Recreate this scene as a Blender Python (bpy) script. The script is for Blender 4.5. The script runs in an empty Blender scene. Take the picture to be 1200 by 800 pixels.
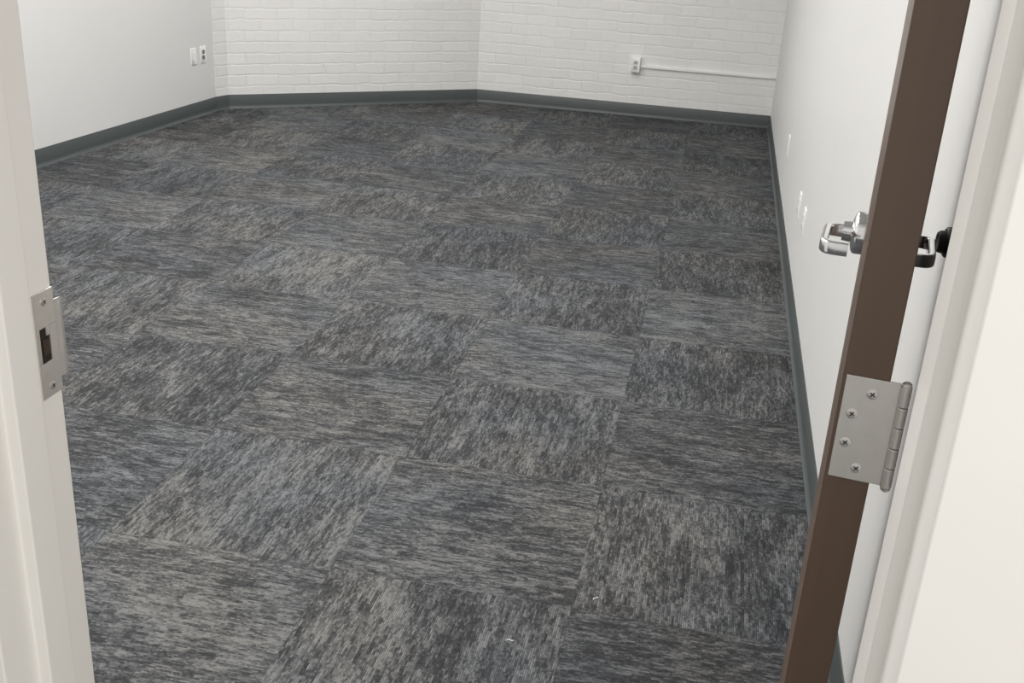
import bpy, bmesh, math, random
from mathutils import Vector, Matrix
random.seed(4)
S = bpy.context.scene
COL = S.collection
S.view_settings.view_transform = 'Standard'
PI = math.pi

# ------------------------------------------------------------------ materials
def new_mat(name):
    m = bpy.data.materials.new(name); m.use_nodes = True
    nt = m.node_tree
    return m, nt, nt.nodes['Principled BSDF']

class NB:
    def __init__(self, nt): self.nt = nt
    def n(self, t, **kw):
        x = self.nt.nodes.new(t)
        for k, v in kw.items(): setattr(x, k, v)
        return x
    def link(self, a, b): self.nt.links.new(a, b)
    def m(self, op, a, b=None, c=None, clamp=False):
        x = self.n('ShaderNodeMath', operation=op); x.use_clamp = clamp
        for i, v in enumerate((a, b, c)):
            if v is None: continue
            if isinstance(v, (int, float)): x.inputs[i].default_value = v
            else: self.link(v, x.inputs[i])
        return x.outputs[0]
    def mixf(self, f, a, b):
        x = self.n('ShaderNodeMix', data_type='FLOAT')
        for s, v in ((x.inputs[0], f), (x.inputs[2], a), (x.inputs[3], b)):
            if isinstance(v, (int, float)): s.default_value = v
            else: self.link(v, s)
        return x.outputs[0]
    def mixc(self, f, a, b, bt='MIX'):
        x = self.n('ShaderNodeMix', data_type='RGBA', blend_type=bt)
        for s, v in ((x.inputs[0], f), (x.inputs[6], a), (x.inputs[7], b)):
            if isinstance(v, (int, float)): s.default_value = v
            elif isinstance(v, tuple): s.default_value = (*v, 1)
            else: self.link(v, s)
        return x.outputs[2]
    def vec(self, x, y, z=0.0):
        c = self.n('ShaderNodeCombineXYZ')
        for i, v in enumerate((x, y, z)):
            if isinstance(v, (int, float)): c.inputs[i].default_value = v
            else: self.link(v, c.inputs[i])
        return c.outputs[0]
    def noise(self, v, scale=1.0, detail=2.0, rough=.5):
        x = self.n('ShaderNodeTexNoise'); x.noise_dimensions = '3D'
        self.link(v, x.inputs['Vector'])
        x.inputs['Scale'].default_value = scale; x.inputs['Detail'].default_value = detail
        x.inputs['Roughness'].default_value = rough
        return x.outputs[0]
    def white(self, v):
        x = self.n('ShaderNodeTexWhiteNoise'); x.noise_dimensions = '3D'
        self.link(v, x.inputs['Vector']); return x.outputs['Value']
    def ramp(self, f, stops):
        r = self.n('ShaderNodeValToRGB'); cr = r.color_ramp
        while len(cr.elements) < len(stops): cr.elements.new(.5)
        for e, (p, c) in zip(cr.elements, stops): e.position = p; e.color = (*c, 1)
        self.link(f, r.inputs[0]); return r.outputs[0]

def simple(name, col, rough=.5, metal=0.0, var=.06, nscale=40, bump=0.0, bscale=200, bdist=.001, stretch=None):
    m, nt, p = new_mat(name); b = NB(nt)
    tc = b.n('ShaderNodeTexCoord').outputs['Object']
    if stretch:
        mp = b.n('ShaderNodeMapping'); mp.inputs['Scale'].default_value = stretch
        b.link(tc, mp.inputs[0]); tc = mp.outputs[0]
    f = b.noise(tc, nscale, 3)
    lo = tuple(max(0, c*(1-var)) for c in col); hi = tuple(min(1, c*(1+var)) for c in col)
    b.link(b.mixc(f, lo, hi), p.inputs['Base Color'])
    p.inputs['Roughness'].default_value = rough; p.inputs['Metallic'].default_value = metal
    if bump:
        bn = b.n('ShaderNodeBump'); bn.inputs['Strength'].default_value = bump; bn.inputs['Distance'].default_value = bdist
        b.link(b.noise(tc, bscale, 2), bn.inputs['Height']); b.link(bn.outputs[0], p.inputs['Normal'])
    return m

M_white = simple('painted_drywall', (.72, .715, .70), .5, 0, .015, 3, .25, 160, .001)
M_hall = simple('painted_hall_wall', (.82, .81, .775), .55, 0, .015, 3, .25, 160, .001)
M_left = simple('painted_drywall_grey', (.735, .73, .72), .6, 0, .015, 3, .25, 160, .001)
M_cream = simple('cream_frame_paint', (.89, .872, .83), .35, 0, .02, 8, .12, 120, .0006)
M_base = simple('vinyl_cove_base', (.068, .079, .080), .42, 0, .10, 25)
M_steel = simple('satin_steel', (.66, .64, .605), .38, .8, .08, 60, .05, 300, .0003)
M_chrome = simple('satin_chrome', (.78, .78, .79), .18, 1.0, .03, 20)
M_black = simple('dark_recess', (.014, .010, .008), .7, 0, .2, 100)
M_rust = simple('latch_box_metal', (.07, .045, .03), .5, .5, .2, 100)
M_rubber = simple('black_rubber', (.018, .017, .017), .55, 0, .2, 60)
M_slot = simple('socket_slot', (.03, .03, .032), .6, 0, .1, 100)
M_plate = simple('white_plastic', (.86, .86, .85), .35, 0, .01, 10)
M_grey = simple('grey_plastic', (.50, .50, .50), .4, 0, .03, 10)
M_dgrey = simple('dark_grey_plastic', (.20, .20, .20), .4, 0, .03, 10)
M_wood = simple('brown_door_veneer', (.113, .072, .049), .36, 0, .18, 14, .08, 60, .0005, (3, 3, .25))
M_thread = simple('white_thread', (.66, .65, .62), .8, 0, .05, 90)

def brick_mat():
    m, nt, p = new_mat('white_painted_brick'); b = NB(nt)
    tc = b.n('ShaderNodeTexCoord').outputs['Object']
    s = b.n('ShaderNodeSeparateXYZ'); b.link(tc, s.inputs[0])
    wob = b.noise(tc, 7, 3); wob2 = b.noise(tc, 17, 3)
    v = b.vec(b.m('ADD', b.m('ADD', s.outputs[0], 10.03), b.m('MULTIPLY', b.m('SUBTRACT', wob2, .5), .040)),
              b.m('ADD', s.outputs[2], b.m('MULTIPLY', b.m('SUBTRACT', wob, .5), .034)))
    bt = b.n('ShaderNodeTexBrick'); bt.offset = .5; bt.squash = 1
    b.link(v, bt.inputs['Vector'])
    bt.inputs['Scale'].default_value = 1; bt.inputs['Mortar Size'].default_value = .010
    bt.inputs['Mortar Smooth'].default_value = 1.0; bt.inputs['Brick Width'].default_value = .245
    bt.inputs['Row Height'].default_value = .081
    bt.inputs['Color1'].default_value = (.81, .805, .79, 1); bt.inputs['Color2'].default_value = (.78, .775, .76, 1)
    bt.inputs['Mortar'].default_value = (.77, .765, .75, 1)
    b.link(bt.outputs['Color'], p.inputs['Base Color']); p.inputs['Roughness'].default_value = .5
    fill = b.m('ADD', b.m('MULTIPLY', b.m('SUBTRACT', b.noise(tc, 2.6, 4, .65), .34), 2.2, clamp=True), .18)
    h = b.m('SUBTRACT', b.m('MULTIPLY', b.noise(tc, 26, 4), .65), b.m('MULTIPLY', bt.outputs['Fac'], fill))
    bn = b.n('ShaderNodeBump'); bn.inputs['Strength'].default_value = .52; bn.inputs['Distance'].default_value = .0055
    b.link(h, bn.inputs['Height']); b.link(bn.outputs[0], p.inputs['Normal'])
    return m
M_brick = brick_mat()

TILE, TX0, TY0 = .61, -.197, .329
def carpet_mat():
    m, nt, p = new_mat('carpet_tiles'); b = NB(nt)
    tc = b.n('ShaderNodeTexCoord').outputs['Object']
    s = b.n('ShaderNodeSeparateXYZ'); b.link(tc, s.inputs[0])
    x, y = s.outputs[0], s.outputs[1]
    tx = b.m('DIVIDE', b.m('SUBTRACT', x, TX0), TILE); ty = b.m('DIVIDE', b.m('SUBTRACT', y, TY0), TILE)
    i, j = b.m('FLOOR', tx), b.m('FLOOR', ty)
    fx, fy = b.m('FRACT', tx), b.m('FRACT', ty)
    par = b.m('FLOORED_MODULO', b.m('ADD', i, j), 2.0)
    r1 = b.white(b.vec(i, j, 1.5)); r2 = b.white(b.vec(i, j, 7.5)); r3 = b.white(b.vec(i, j, 3.5)); r4 = b.white(b.vec(i, j, 11.5))
    # position inside the tile, along and across its grain
    lx, ly = b.m('MULTIPLY', fx, TILE), b.m('MULTIPLY', fy, TILE)
    la, lc = b.mixf(par, lx, ly), b.mixf(par, ly, lx)
    tid = b.m('ADD', b.m('MULTIPLY', r1, 91.0), b.m('MULTIPLY', r2, 57.0))
    def dashes(g, ln, seed):
        row = b.m('FLOOR', b.m('DIVIDE', lc, g))
        rr = b.white(b.vec(row, tid, seed))
        ll = b.m('MULTIPLY', ln, b.m('ADD', .6, b.m('MULTIPLY', rr, .9))); off = b.m('MULTIPLY', rr, 7.0)
        seg = b.m('FLOOR', b.m('ADD', b.m('DIVIDE', la, ll), off))
        centre = b.m('MULTIPLY', b.m('SUBTRACT', b.m('ADD', seg, .5), off), ll)
        return b.white(b.vec(row, seg, b.m('ADD', tid, seed))), row, centre
    G = TILE/124
    d1, row2, c1 = dashes(G*2, .046, 1.5)
    d2, row, c2 = dashes(G, .021, 2.5)
    d3, _, c3 = dashes(G, .0075, 3.5)
    qc = b.m('MULTIPLY', b.m('ADD', row, .5), G)
    blot = b.noise(b.vec(b.m('MULTIPLY', c2, 9.0), b.m('MULTIPLY', qc, 18.0), tid), 1, 3, .62)
    blot2 = b.noise(b.vec(b.m('MULTIPLY', c1, 5.0), b.m('MULTIPLY', row2, G*2*30.0), b.m('ADD', tid, 17.0)), 1, 2, .6)
    spots = b.noise(b.vec(b.m('MULTIPLY', c3, 14.0), b.m('MULTIPLY', qc, 22.0), b.m('ADD', tid, 70.0)), 1, 1)
    spots = b.m('MULTIPLY', b.m('SUBTRACT', .40, spots), 7.0, clamp=True)
    wide = b.noise(b.vec(b.m('MULTIPLY', la, 2.5), b.m('MULTIPLY', qc, 5.0), b.m('ADD', tid, 40.0)), 1, 1)
    v = b.m('MULTIPLY', blot, .64)
    v = b.m('ADD', v, b.m('MULTIPLY', blot2, .55))
    v = b.m('ADD', v, b.m('MULTIPLY', wide, .45))
    for dd, wgt in ((d1, .28), (d2, .33), (d3, .31)):
        v = b.m('ADD', v, b.m('MULTIPLY', dd, wgt))
    v = b.m('ADD', v, b.m('MULTIPLY', r3, .17))
    v = b.m('SUBTRACT', v, b.m('MULTIPLY', spots, .16))
    v = b.m('SUBTRACT', v, .845)     # mean about .5
    hue = b.noise(b.vec(b.m('ADD', b.m('MULTIPLY', x, 1.5), b.m('MULTIPLY', r4, 2.0)), b.m('MULTIPLY', y, 1.5)), 1, 2)
    hue = b.m('MULTIPLY', b.m('SUBTRACT', hue, .39), 4.0, clamp=True)
    cool = b.ramp(v, [(.14, (.025, .026, .029)), (.42, (.054, .058, .064)), (.60, (.098, .105, .113)), (.90, (.183, .191, .199))])
    warm = b.ramp(v, [(.14, (.026, .026, .027)), (.42, (.057, .057, .059)), (.60, (.110, .109, .107)), (.90, (.212, .208, .199))])
    c = b.mixc(hue, warm, cool)
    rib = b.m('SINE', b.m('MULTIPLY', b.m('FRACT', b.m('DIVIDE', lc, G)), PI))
    groove_shade = b.m('LESS_THAN', rib, .38)
    c = b.mixc(b.m('MULTIPLY', groove_shade, .5), c, (.030, .031, .034))  # shade between the pile rows, painted into the carpet colour
    ex = b.m('MINIMUM', b.m('MINIMUM', fx, b.m('SUBTRACT', 1.0, fx)), b.m('MINIMUM', fy, b.m('SUBTRACT', 1.0, fy)))
    seam = b.m('LESS_THAN', ex, .003)
    c = b.mixc(b.m('MULTIPLY', seam, .15), c, (.018, .019, .022))
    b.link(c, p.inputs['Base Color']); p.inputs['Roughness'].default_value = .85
    p.inputs['Specular IOR Level'].default_value = .2
    h = b.m('MULTIPLY', rib, b.m('ADD', .4, b.m('MULTIPLY', d3, .8)))
    bn = b.n('ShaderNodeBump'); bn.inputs['Strength'].default_value = .6; bn.inputs['Distance'].default_value = .0025
    b.link(h, bn.inputs['Height']); b.link(bn.outputs[0], p.inputs['Normal'])
    return m
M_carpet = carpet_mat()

# ------------------------------------------------------------------ mesh helpers
def box(bm, x0, x1, y0, y1, z0, z1, mi=0):
    vs = [bm.verts.new((x, y, z)) for x in (x0, x1) for y in (y0, y1) for z in (z0, z1)]
    for f in ((0,1,3,2), (4,6,7,5), (0,4,5,1), (2,3,7,6), (0,2,6,4), (1,5,7,3)):
        bm.faces.new([vs[k] for k in f]).material_index = mi
def prism(bm, pts, z0, z1):
    a = [bm.verts.new((x, y, z0)) for x, y in pts]; c = [bm.verts.new((x, y, z1)) for x, y in pts]
    n = len(pts)
    bm.faces.new(a[::-1]); bm.faces.new(c)
    for k in range(n): bm.faces.new((a[k], a[(k+1) % n], c[(k+1) % n], c[k]))
def lathe(bm, prof, origin, axis, seg=32):
    """prof: list of (t along axis, radius)"""
    ax = Vector(axis).normalized(); o = Vector(origin)
    u = ax.orthogonal().normalized(); w = ax.cross(u)
    rings = []
    for t, r in prof:
        rings.append([bm.verts.new(o + ax*t + (u*math.cos(2*PI*k/seg) + w*math.sin(2*PI*k/seg))*max(r, 1e-5)) for k in range(seg)])
    for a, c in zip(rings, rings[1:]):
        for k in range(seg): bm.faces.new((a[k], a[(k+1) % seg], c[(k+1) % seg], c[k]))
    bm.faces.new(rings[0][::-1]); bm.faces.new(rings[-1])
def sweep(bm, pts, sec):
    """planar (constant z) path, section list of (side, up)"""
    P = [Vector(q) for q in pts]; rings = []
    for k, q in enumerate(P):
        t0 = (q - P[k-1]).normalized() if k else None
        t1 = (P[k+1] - q).normalized() if k < len(P)-1 else None
        t = ((t0 or t1) + (t1 or t0)).normalized()
        sc = 1/max(.4, t.dot(t0 or t1))
        side = Vector((-t.y, t.x, 0))
        s = sec(k/(len(P)-1)) if callable(sec) else sec
        rings.append([bm.verts.new(q + side*a*sc + Vector((0, 0, b))) for a, b in s])
    n = len(rings[0])
    for a, c in zip(rings, rings[1:]):
        for k in range(n): bm.faces.new((a[k], a[(k+1) % n], c[(k+1) % n], c[k]))
    bm.faces.new(rings[0][::-1]); bm.faces.new(rings[-1])
def rrect(w, h, r, n=4):
    out = []
    for cx, cy, a0 in ((w/2-r, h/2-r, 0), (-w/2+r, h/2-r, 90), (-w/2+r, -h/2+r, 180), (w/2-r, -h/2+r, 270)):
        for k in range(n+1):
            a = math.radians(a0 + 90*k/n); out.append((cx + r*math.cos(a), cy + r*math.sin(a)))
    return out
def round_path(pts, r, n=8):
    P = [Vector(q) for q in pts]; out = [P[0]]
    for k in range(1, len(P)-1):
        a = (P[k-1]-P[k]).normalized(); c = (P[k+1]-P[k]).normalized()
        p0, p2 = P[k]+a*r, P[k]+c*r
        for t in range(n+1):
            t /= n; out.append(p0*(1-t)**2 + P[k]*2*t*(1-t) + p2*t*t)
    out.append(P[-1]); return out
def obj(name, bm, mat, parent=None, smooth=False, bevel=0, label=None, mat2=None):
    bmesh.ops.recalc_face_normals(bm, faces=bm.faces)
    me = bpy.data.meshes.new(name); bm.to_mesh(me); bm.free(); me.materials.append(mat)
    if mat2: me.materials.append(mat2)
    o = bpy.data.objects.new(name, me); COL.objects.link(o)
    if smooth:
        for p in me.polygons: p.use_smooth = True
        try: me.set_sharp_from_angle(angle=math.radians(40))
        except Exception: pass
    if bevel:
        bv = o.modifiers.new('bevel', 'BEVEL'); bv.width = bevel; bv.segments = 2; bv.limit_method = 'ANGLE'
    if parent: o.parent = parent
    if label: o['label'] = label
    return o
def structure(o, label, cat):
    o['kind'] = 'structure'; o['label'] = label; o['category'] = cat; return o
def thing(name, label, cat, loc, rz, group=None):
    o = bpy.data.objects.new(name, None); COL.objects.link(o); o.empty_display_size = .05
    o.location = loc; o.rotation_euler = (0, 0, rz); o['label'] = label; o['category'] = cat
    if group: o['group'] = group
    return o
B = bmesh.new

# ------------------------------------------------------------------ room plan (metres; camera stands at the origin, depth = +Y)
XR = .410
YB = 8.87
LB0, LB1 = Vector((-3.80, 5.44)), Vector((-3.675, 7.48))     # left wall (inner face)
d = (LB1-LB0).normalized()
L_start = LB1 - d*((LB1.y-.99)/d.y)
L_end = LB1
R_end = Vector((-3.630, 7.605))
C_mid = Vector((-2.0, YB))
ZC = 2.7

bm = B(); box(bm, -4.6, 1.7, -1.6, 9.4, -.08, 0)
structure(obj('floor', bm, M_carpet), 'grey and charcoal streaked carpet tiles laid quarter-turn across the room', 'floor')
bm = B(); box(bm, -4.6, 1.7, .99, 9.4, ZC, ZC+.06)
structure(obj('ceiling', bm, M_white), 'white ceiling over the empty room', 'ceiling')

def wall(name, a, c, mat, label, t=.12, ext0=0, ext1=0):
    a, c = Vector(a), Vector(c); L = (c-a).length
    bm = B(); box(bm, -ext0, L+ext1, 0, t, 0, ZC)
    o = obj(name, bm, mat); o.location = (a.x, a.y, 0); o.rotation_euler.z = math.atan2((c-a).y, (c-a).x)
    return structure(o, label, 'wall')
wall('wall_left', L_start, L_end, M_left, 'smooth light grey painted left wall with two outlet plates')
wall('wall_left_return', L_end, R_end, M_brick, 'narrow white brick return at the left far corner')
wall('wall_back_left', R_end, C_mid, M_brick, 'angled white painted brick wall at the far left')
wall('wall_back', C_mid, (XR, YB), M_brick, 'white painted brick back wall with a surface outlet and raceway')
wall('wall_right', (XR, YB), (XR, .99), M_white, 'smooth white painted right wall behind the open door')

# frame constants
FL, FR = -.698, .222
FY0, FY1 = .840, 1.0
S0, S1, SP = .897, .943, .0145
FW, FWR = .05, .16
ZH = 2.13
bm = B()
box(bm, -4.6, FL-FW, .85, .99, 0, ZC); box(bm, FR+FWR, 1.7, .85, .99, 0, ZC); box(bm, FL-FW, FR+FWR, .85, .99, ZH+FW, ZC)
structure(obj('wall_front', bm, M_hall), 'warm white wall around the doorway in the foreground', 'wall')

# door frame
bm = B()
def fprof(X, sgn, fw):
    p = [(X-sgn*fw, FY0), (X, FY0), (X, S0), (X+sgn*SP, S0), (X+sgn*SP, S1), (X, S1), (X, FY1), (X-sgn*fw, FY1)]
    return p if sgn > 0 else p[::-1]
prism(bm, fprof(FL, 1, FW), 0, ZH+FW); prism(bm, fprof(FR, -1, FWR), 0, ZH+FW)
box(bm, FL, FR, FY0, FY1, ZH, ZH+FW); box(bm, FL+SP, FR-SP, S0, S1, ZH-SP, ZH)
frame = structure(obj('trim_1', bm, M_cream, bevel=.0020), 'cream painted metal door frame around the doorway in the foreground', 'door frame')

# strike plate on the left jamb
ZS = 1.092
x0 = FL; x1 = FL+.0022
bm = B()
ya, yb, ha, hb = .963, .999, .9685, .9865
HH = .0205
box(bm, x0, x1, ya, yb, ZS+HH, ZS+.062); box(bm, x0, x1, ya, yb, ZS-.062, ZS-HH)
box(bm, x0, x1, ya, ha, ZS-HH, ZS+HH); box(bm, x0, x1, hb, yb, ZS-HH, ZS+HH)
box(bm, x0, x1, hb-.006, hb, ZS+.010, ZS+HH)       # stepped corner of the opening
strike = obj('strike_plate', bm, M_steel, frame, bevel=.0006, label='satin steel strike plate')
bm = B()
segs = [(yb-.0005, 0, .0465), (yb+.006, .0005, .0465), (yb+.012, .0002, .0455), (yb+.018, -.0025, .0430), (yb+.022, -.0070, .0385), (yb+.0225, -.011, .032)]
rows = []
for off in (0, -.0016):
    rows.append([[bm.verts.new((x1+dx+off, yy - (.0012 if off else 0)*(k > 2), ZS+s*hh)) for s in (1, -1)] for k, (yy, dx, hh) in enumerate(segs)])
for R_ in rows:
    for k in range(len(segs)-1): bm.faces.new((R_[k][0], R_[k][1], R_[k+1][1], R_[k+1][0]))
for k in range(len(segs)-1):
    for s in (0, 1): bm.faces.new((rows[0][k][s], rows[0][k+1][s], rows[1][k+1][s], rows[1][k][s]))
for k in (0, -1): bm.faces.new((rows[0][k][0], rows[0][k][1], rows[1][k][1], rows[1][k][0]))
obj('strike_lip', bm, M_steel, strike, smooth=True)
bm = B(); box(bm, x0-.0001, x0+.0004, ha, hb, ZS-HH, ZS+HH); obj('latch_hole', bm, M_black, strike)
bm = B(); box(bm, x0+.0002, x0+.0012, ha+.005, hb-.001, ZS-.012, ZS+.006); obj('latch_box', bm, M_rust, strike, label='brown metal seen inside the latch hole')
def screw(parent, y, z, xs, sgn, r=.0056):
    bm = B(); lathe(bm, [(0, r), (.0006, r*.98), (.0011, r*.75), (.0012, r*.3)], (xs, y, z), (sgn, 0, 0), 20)
    for f_ in bm.faces: f_.material_index = 0
    for a in (PI/5, PI/5+PI/2):
        ca, sa = math.cos(a), math.sin(a); l, w = r*.52, r*.11
        pts = [(l, w), (-l, w), (-l, -w), (l, -w)]
        vs = [bm.verts.new((xs+sgn*.0014, y+u*ca-v*sa, z+u*sa+v*ca)) for u, v in pts]
        vb = [bm.verts.new((xs+sgn*.0004, y+u*ca-v*sa, z+u*sa+v*ca)) for u, v in pts]
        fs = [bm.faces.new(vs), bm.faces.new(vb[::-1])] + [bm.faces.new((vs[k], vs[(k+1) % 4], vb[(k+1) % 4], vb[k])) for k in range(4)]
        for f_ in fs: f_.material_index = 1
    return obj('screw', bm, M_steel, parent, smooth=True, mat2=M_slot)
for s in (-1, 1): screw(strike, .981, ZS+s*.050, x1, 1, .0048)
# jamb side hinge leaf (in the right rabbet)
ZHG = 1.111
bm = B(); box(bm, FR-.0025, FR, .956, .990, ZHG-.056, ZHG+.056); obj('hinge_leaf', bm, M_steel, frame, label='satin steel hinge leaf on the jamb')

# ------------------------------------------------------------------ door leaf, opened about 98 degrees
ang = math.atan2(.990, .139)
TH, DW = .0445, .90
bm = B(); box(bm, 0, DW, -TH, 0, .012, 2.115)
door = structure(obj('door_1', bm, M_wood, bevel=.0015), 'brown wooden door standing open, seen along its hinge edge', 'door')
door.location = (.152, 1.010, 0); door.rotation_euler.z = ang
# hinge (local x = along the door, y = toward the room centre)
ky, kx = -.0597, -.005
bm = B(); box(bm, -.0028, 0, -.0550, -.0035, ZHG-.056, ZHG+.056)
hinge = obj('hinge', bm, M_steel, door, bevel=.0006, label='satin steel butt hinge with four screws')
for k in range(5):
    bm = B(); z = ZHG-.056+k*.0224
    lathe(bm, [(.0004, .0046), (.0012, .0054), (.0212, .0054), (.0220, .0046)], (kx, ky, z), (0, 0, 1), 24)
    obj('knuckle', bm, M_steel, hinge, smooth=True)
for z, s in ((ZHG+.056, 1), (ZHG-.056, -1)):
    bm = B(); lathe(bm, [(0, .0048), (.002, .0046), (.0035, .003), (.004, .0005)], (kx, ky, z), (0, 0, s), 20)
    obj('pin_tip', bm, M_steel, hinge, smooth=True)
for y, z in ((-.0305, .040), (-.0150, .016), (-.0140, -.016), (-.0290, -.042)): screw(hinge, y, ZHG+z, -.0028, -1)

LZ, LX = 1.090, .832
def lever(sgn, label):
    n = lambda t: t*sgn if sgn > 0 else -TH - t
    yy = 0 if sgn > 0 else -TH
    bm = B(); lathe(bm, [(0, .0365), (.012, .0365), (.016, .0350), (.019, .030), (.021, .022), (.0215, .0180), (.036, .0165)], (LX, yy, LZ), (0, sgn, 0), 48)
    h = obj('lever_handle', bm, M_chrome, door, smooth=True, label=label)
    path = round_path([(LX, n(.028), LZ), (LX, n(.061), LZ), (LX-.116, n(.061), LZ), (LX-.116, n(.022), LZ)], .018)
    bm = B(); sweep(bm, path, rrect(.0122, .0225, .0045)); obj('lever', bm, M_chrome, h, smooth=True)
lever(1, 'polished chrome lever on the room side')
lever(-1, 'lever on the wall side, in shadow')
# latch bolt + face plate on the far edge
bm = B(); box(bm, DW, DW+.002, -TH/2-.014, -TH/2+.014, LZ-.028, LZ+.028); box(bm, DW, DW+.012, -TH/2-.008, -TH/2+.008, LZ-.012, LZ+.012)
obj('latch', bm, M_steel, door)

# ------------------------------------------------------------------ cove baseboards
def base(name, a, c, label):
    a, c = Vector(a), Vector(c); L = (c-a).length
    prof = [(0, 0), (0, .102), (-.0025, .102), (-.0045, .0985), (-.0045, .026), (-.0055, .016), (-.0085, .008), (-.014, .0025), (-.016, .0), ]
    bm = B()
    A = [bm.verts.new((0, y, z)) for y, z in prof]; C = [bm.verts.new((L, y, z)) for y, z in prof]; n = len(prof)
    bm.faces.new(A); bm.faces.new(C[::-1])
    for k in range(n): bm.faces.new((A[k], A[(k+1) % n], C[(k+1) % n], C[k]))
    o = obj(name, bm, M_base, smooth=True); o.location = (a.x, a.y, 0); o.rotation_euler.z = math.atan2((c-a).y, (c-a).x)
    structure(o, label, 'baseboard')
base('baseboard_left', L_start, L_end, 'dark grey vinyl cove base along the left wall')
base('baseboard_left_return', L_end, R_end, 'short dark grey cove base on the brick return')
base('baseboard_back_left', R_end, C_mid, 'dark grey vinyl cove base along the angled brick wall')
base('baseboard_back', C_mid, (XR, YB), 'dark grey vinyl cove base along the back brick wall')
base('baseboard_right', (XR, YB), (XR, 1.0), 'dark grey vinyl cove base along the right wall')

# ------------------------------------------------------------------ outlets (local: x along wall, -y into the room, z up)
def plate_mesh(bm, w, h, t, y=0):
    sec = rrect(w, h, .004, 3); A = []
    for yy, s in ((y, 1), (y-t*.6, 1), (y-t, .955)):
        A.append([bm.verts.new((a*s, yy, c*s)) for a, c in sec])
    n = len(sec)
    for p, q in zip(A, A[1:]):
        for k in range(n): bm.faces.new((p[k], p[(k+1) % n], q[(k+1) % n], q[k]))
    bm.faces.new(A[0][::-1]); bm.faces.new(A[-1])
def sockets(t, y, mat, w=.034, h=.028):
    for s in (-1, 1):
        bm = B(); sec = rrect(w, h, .008, 3); z0 = s*.0195
        A = [[bm.verts.new((a, yy, c+z0)) for a, c in sec] for yy in (y, y-.0018)]
        n = len(sec)
        for k in range(n): bm.faces.new((A[0][k], A[0][(k+1) % n], A[1][(k+1) % n], A[1][k]))
        bm.faces.new(A[0][::-1]); bm.faces.new(A[1])
        so = obj('socket', bm, mat, t)
        bm = B()
        for dx in (-.0065, .0065): box(bm, dx-.0013, dx+.0013, y-.0022, y-.0017, z0-.001, z0+.008)
        box(bm, -.0026, .0026, y-.0022, y-.0017, z0-.0105, z0-.0055)
        obj('slot', bm, M_slot, so)
    bm = B(); lathe(bm, [(0, .0032), (.0008, .003), (.001, .002)], (0, y, 0), (0, -1, 0), 14); obj('screw', bm, M_steel, t, smooth=True)
def outlet(label, loc, rz, group, mat=M_plate, blank=False, name='wall_outlet', cat='outlet'):
    t = thing(name, label, cat, loc, rz, group)
    bm = B(); plate_mesh(bm, .072, .117, .006); obj('plate', bm, M_plate, t, smooth=True)
    if blank:
        for s in (-1, 1):
            bm = B(); lathe(bm, [(0, .0032), (.0008, .003), (.001, .002)], (0, -.006, s*.042), (0, -1, 0), 14); obj('screw', bm, M_steel, t, smooth=True)
        bm = B(); plate_mesh(bm, .030, .060, .002, -.006); obj('insert', bm, M_plate, t)
    else: sockets(t, -.006, mat)
    return t
rl = math.atan2(d.y, d.x)
def on_left(Y): p = LB1 - d*((LB1.y-Y)/d.y); return (p.x, p.y)
outlet('plain white wall plate on the grey left wall, nearer the doorway of the two', (*on_left(7.200), .425), rl, 'wall plates low on the left wall', blank=True, name='wall_plate', cat='wall plate')
outlet('white outlet with dark sockets on the left wall, next to the brick corner', (*on_left(7.330), .425), rl, 'wall plates low on the left wall', mat=M_dgrey)
outlet('white wall outlet low on the right wall, farthest from the open door', (XR, 6.20, .39), -PI/2, 'outlets low on the right wall')
outlet('middle white outlet plate on the right wall, left one of the close pair', (XR, 4.86, .385), -PI/2, 'outlets low on the right wall')
outlet('white outlet plate on the right wall closest to the door lever', (XR, 4.52, .40), -PI/2, 'outlets low on the right wall')

t = thing('outlet_box', 'white surface-mounted outlet box with two grey sockets on back brick wall', 'outlet box', (-.70, YB, .412), 0)
bm = B(); plate_mesh(bm, .074, .120, .046); obj('box', bm, M_plate, t, smooth=True)
bm = B(); plate_mesh(bm, .070, .115, .004, -.046); obj('plate', bm, M_plate, t, smooth=True)
sockets(t, -.050, M_grey)
bm = B(); box(bm, -.663, XR, YB-.018, YB+.001, .390, .412)
o = obj('cable_raceway', bm, M_plate, bevel=.003); o['label'] = 'thin white cable raceway from the outlet box to the right wall corner'; o['category'] = 'cable raceway'

# rubber door stop on the right wall behind the door lever
t = thing('door_stop', 'round black wall door stop behind the door lever on the right wall', 'door stop', (XR, 1.86, 1.083), -PI/2)
bm = B(); lathe(bm, [(0, .026), (.005, .026), (.008, .023)], (0, 0, 0), (0, -1, 0), 32); obj('base', bm, M_rubber, t, smooth=True)
bm = B(); lathe(bm, [(.007, .020), (.016, .019), (.020, .016), (.018, .010), (.016, .004)], (0, 0, 0), (0, -1, 0), 32); obj('bumper', bm, M_rubber, t, smooth=True)

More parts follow.
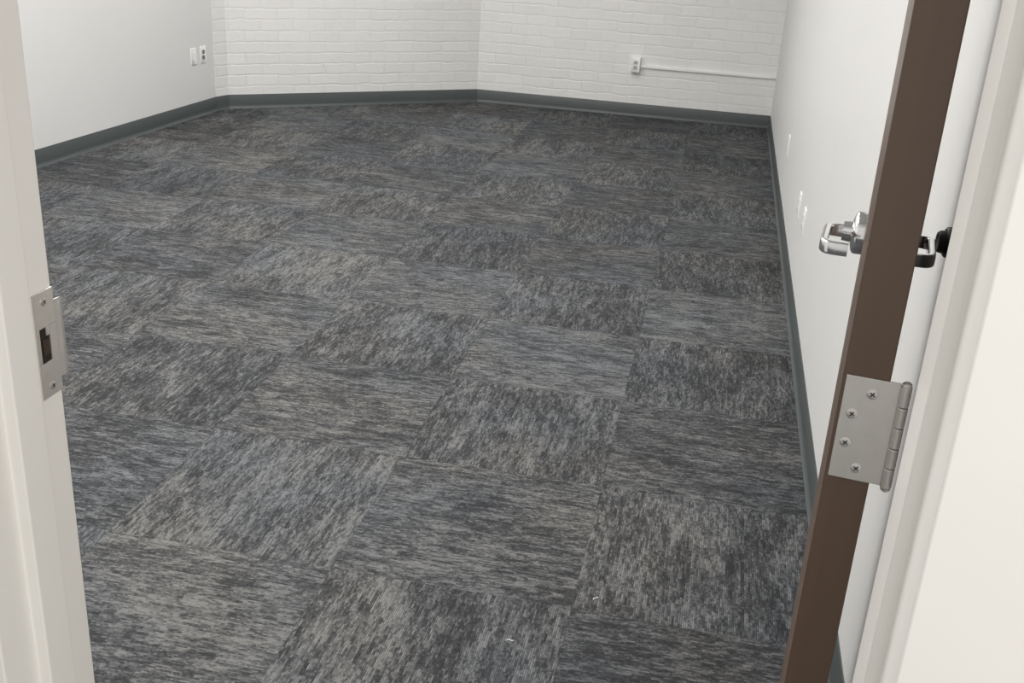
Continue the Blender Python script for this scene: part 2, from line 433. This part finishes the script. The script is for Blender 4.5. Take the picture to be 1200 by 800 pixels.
# bits of lint on the carpet
def lint(x, y, rz, L, label):
    path = [(L*(k/8-.5), .003*math.sin(k*.7), .0014) for k in range(9)]
    bm = B(); sweep(bm, path, [(.0014*math.cos(a), .0014*math.sin(a)) for a in [2*PI*k/8 for k in range(8)]])
    o = obj('thread_scrap', bm, M_thread, smooth=True); o.location = (x, y, 0); o.rotation_euler.z = rz
    o['label'] = label; o['category'] = 'scrap'; o['group'] = 'white scraps on the carpet'
lint(-.145, 2.215, 1.1, .015, 'tiny white thread scrap on the carpet, the one nearer the open door')
lint(-.317, 2.00, .4, .018, 'tiny white thread scrap on the carpet at the bottom, nearest the camera')

# ------------------------------------------------------------------ lights
def area(loc, sx, sy, w, col=(1, .985, .965)):
    l = bpy.data.lights.new('ceiling_lamp', 'AREA'); l.shape = 'RECTANGLE'; l.size = sx; l.size_y = sy; l.energy = w; l.color = col
    o = bpy.data.objects.new('ceiling_lamp', l); COL.objects.link(o); o.location = loc
for y, e in ((2.3, 41), (4.6, 34), (6.7, 24)):
    for x in (-2.7, -1.1): area((x, y, ZC-.02), .6, 1.2, e)
area((1.4, -.7, 2.62), 1.2, 1.2, 58, (1, .975, .93))
w = bpy.data.worlds.new('World'); S.world = w; w.use_nodes = True
w.node_tree.nodes['Background'].inputs[0].default_value = (1, .978, .945, 1); w.node_tree.nodes['Background'].inputs[1].default_value = .76

# ------------------------------------------------------------------ camera
f = 1256.0; p = math.atan(516/1256); yaw = math.atan(241/1358); roll = math.atan(188/3050)
F = Vector((-math.sin(yaw), math.cos(yaw), 0)); R = Vector((math.cos(yaw), math.sin(yaw), 0)); Z = Vector((0, 0, 1))
fc = F*math.cos(p) - Z*math.sin(p); up = F*math.sin(p) + Z*math.cos(p)
cx = R*math.cos(roll) + up*math.sin(roll); cy = -R*math.sin(roll) + up*math.cos(roll)
cam = bpy.data.cameras.new('Camera'); cam.sensor_width = 36; cam.lens = f/1200*36; cam.clip_start = .02
co = bpy.data.objects.new('Camera', cam); COL.objects.link(co)
mw = Matrix((cx, cy, -fc)).transposed().to_4x4(); mw.translation = Vector((0, 0, 1.576))
co.matrix_world = mw
S.camera = co
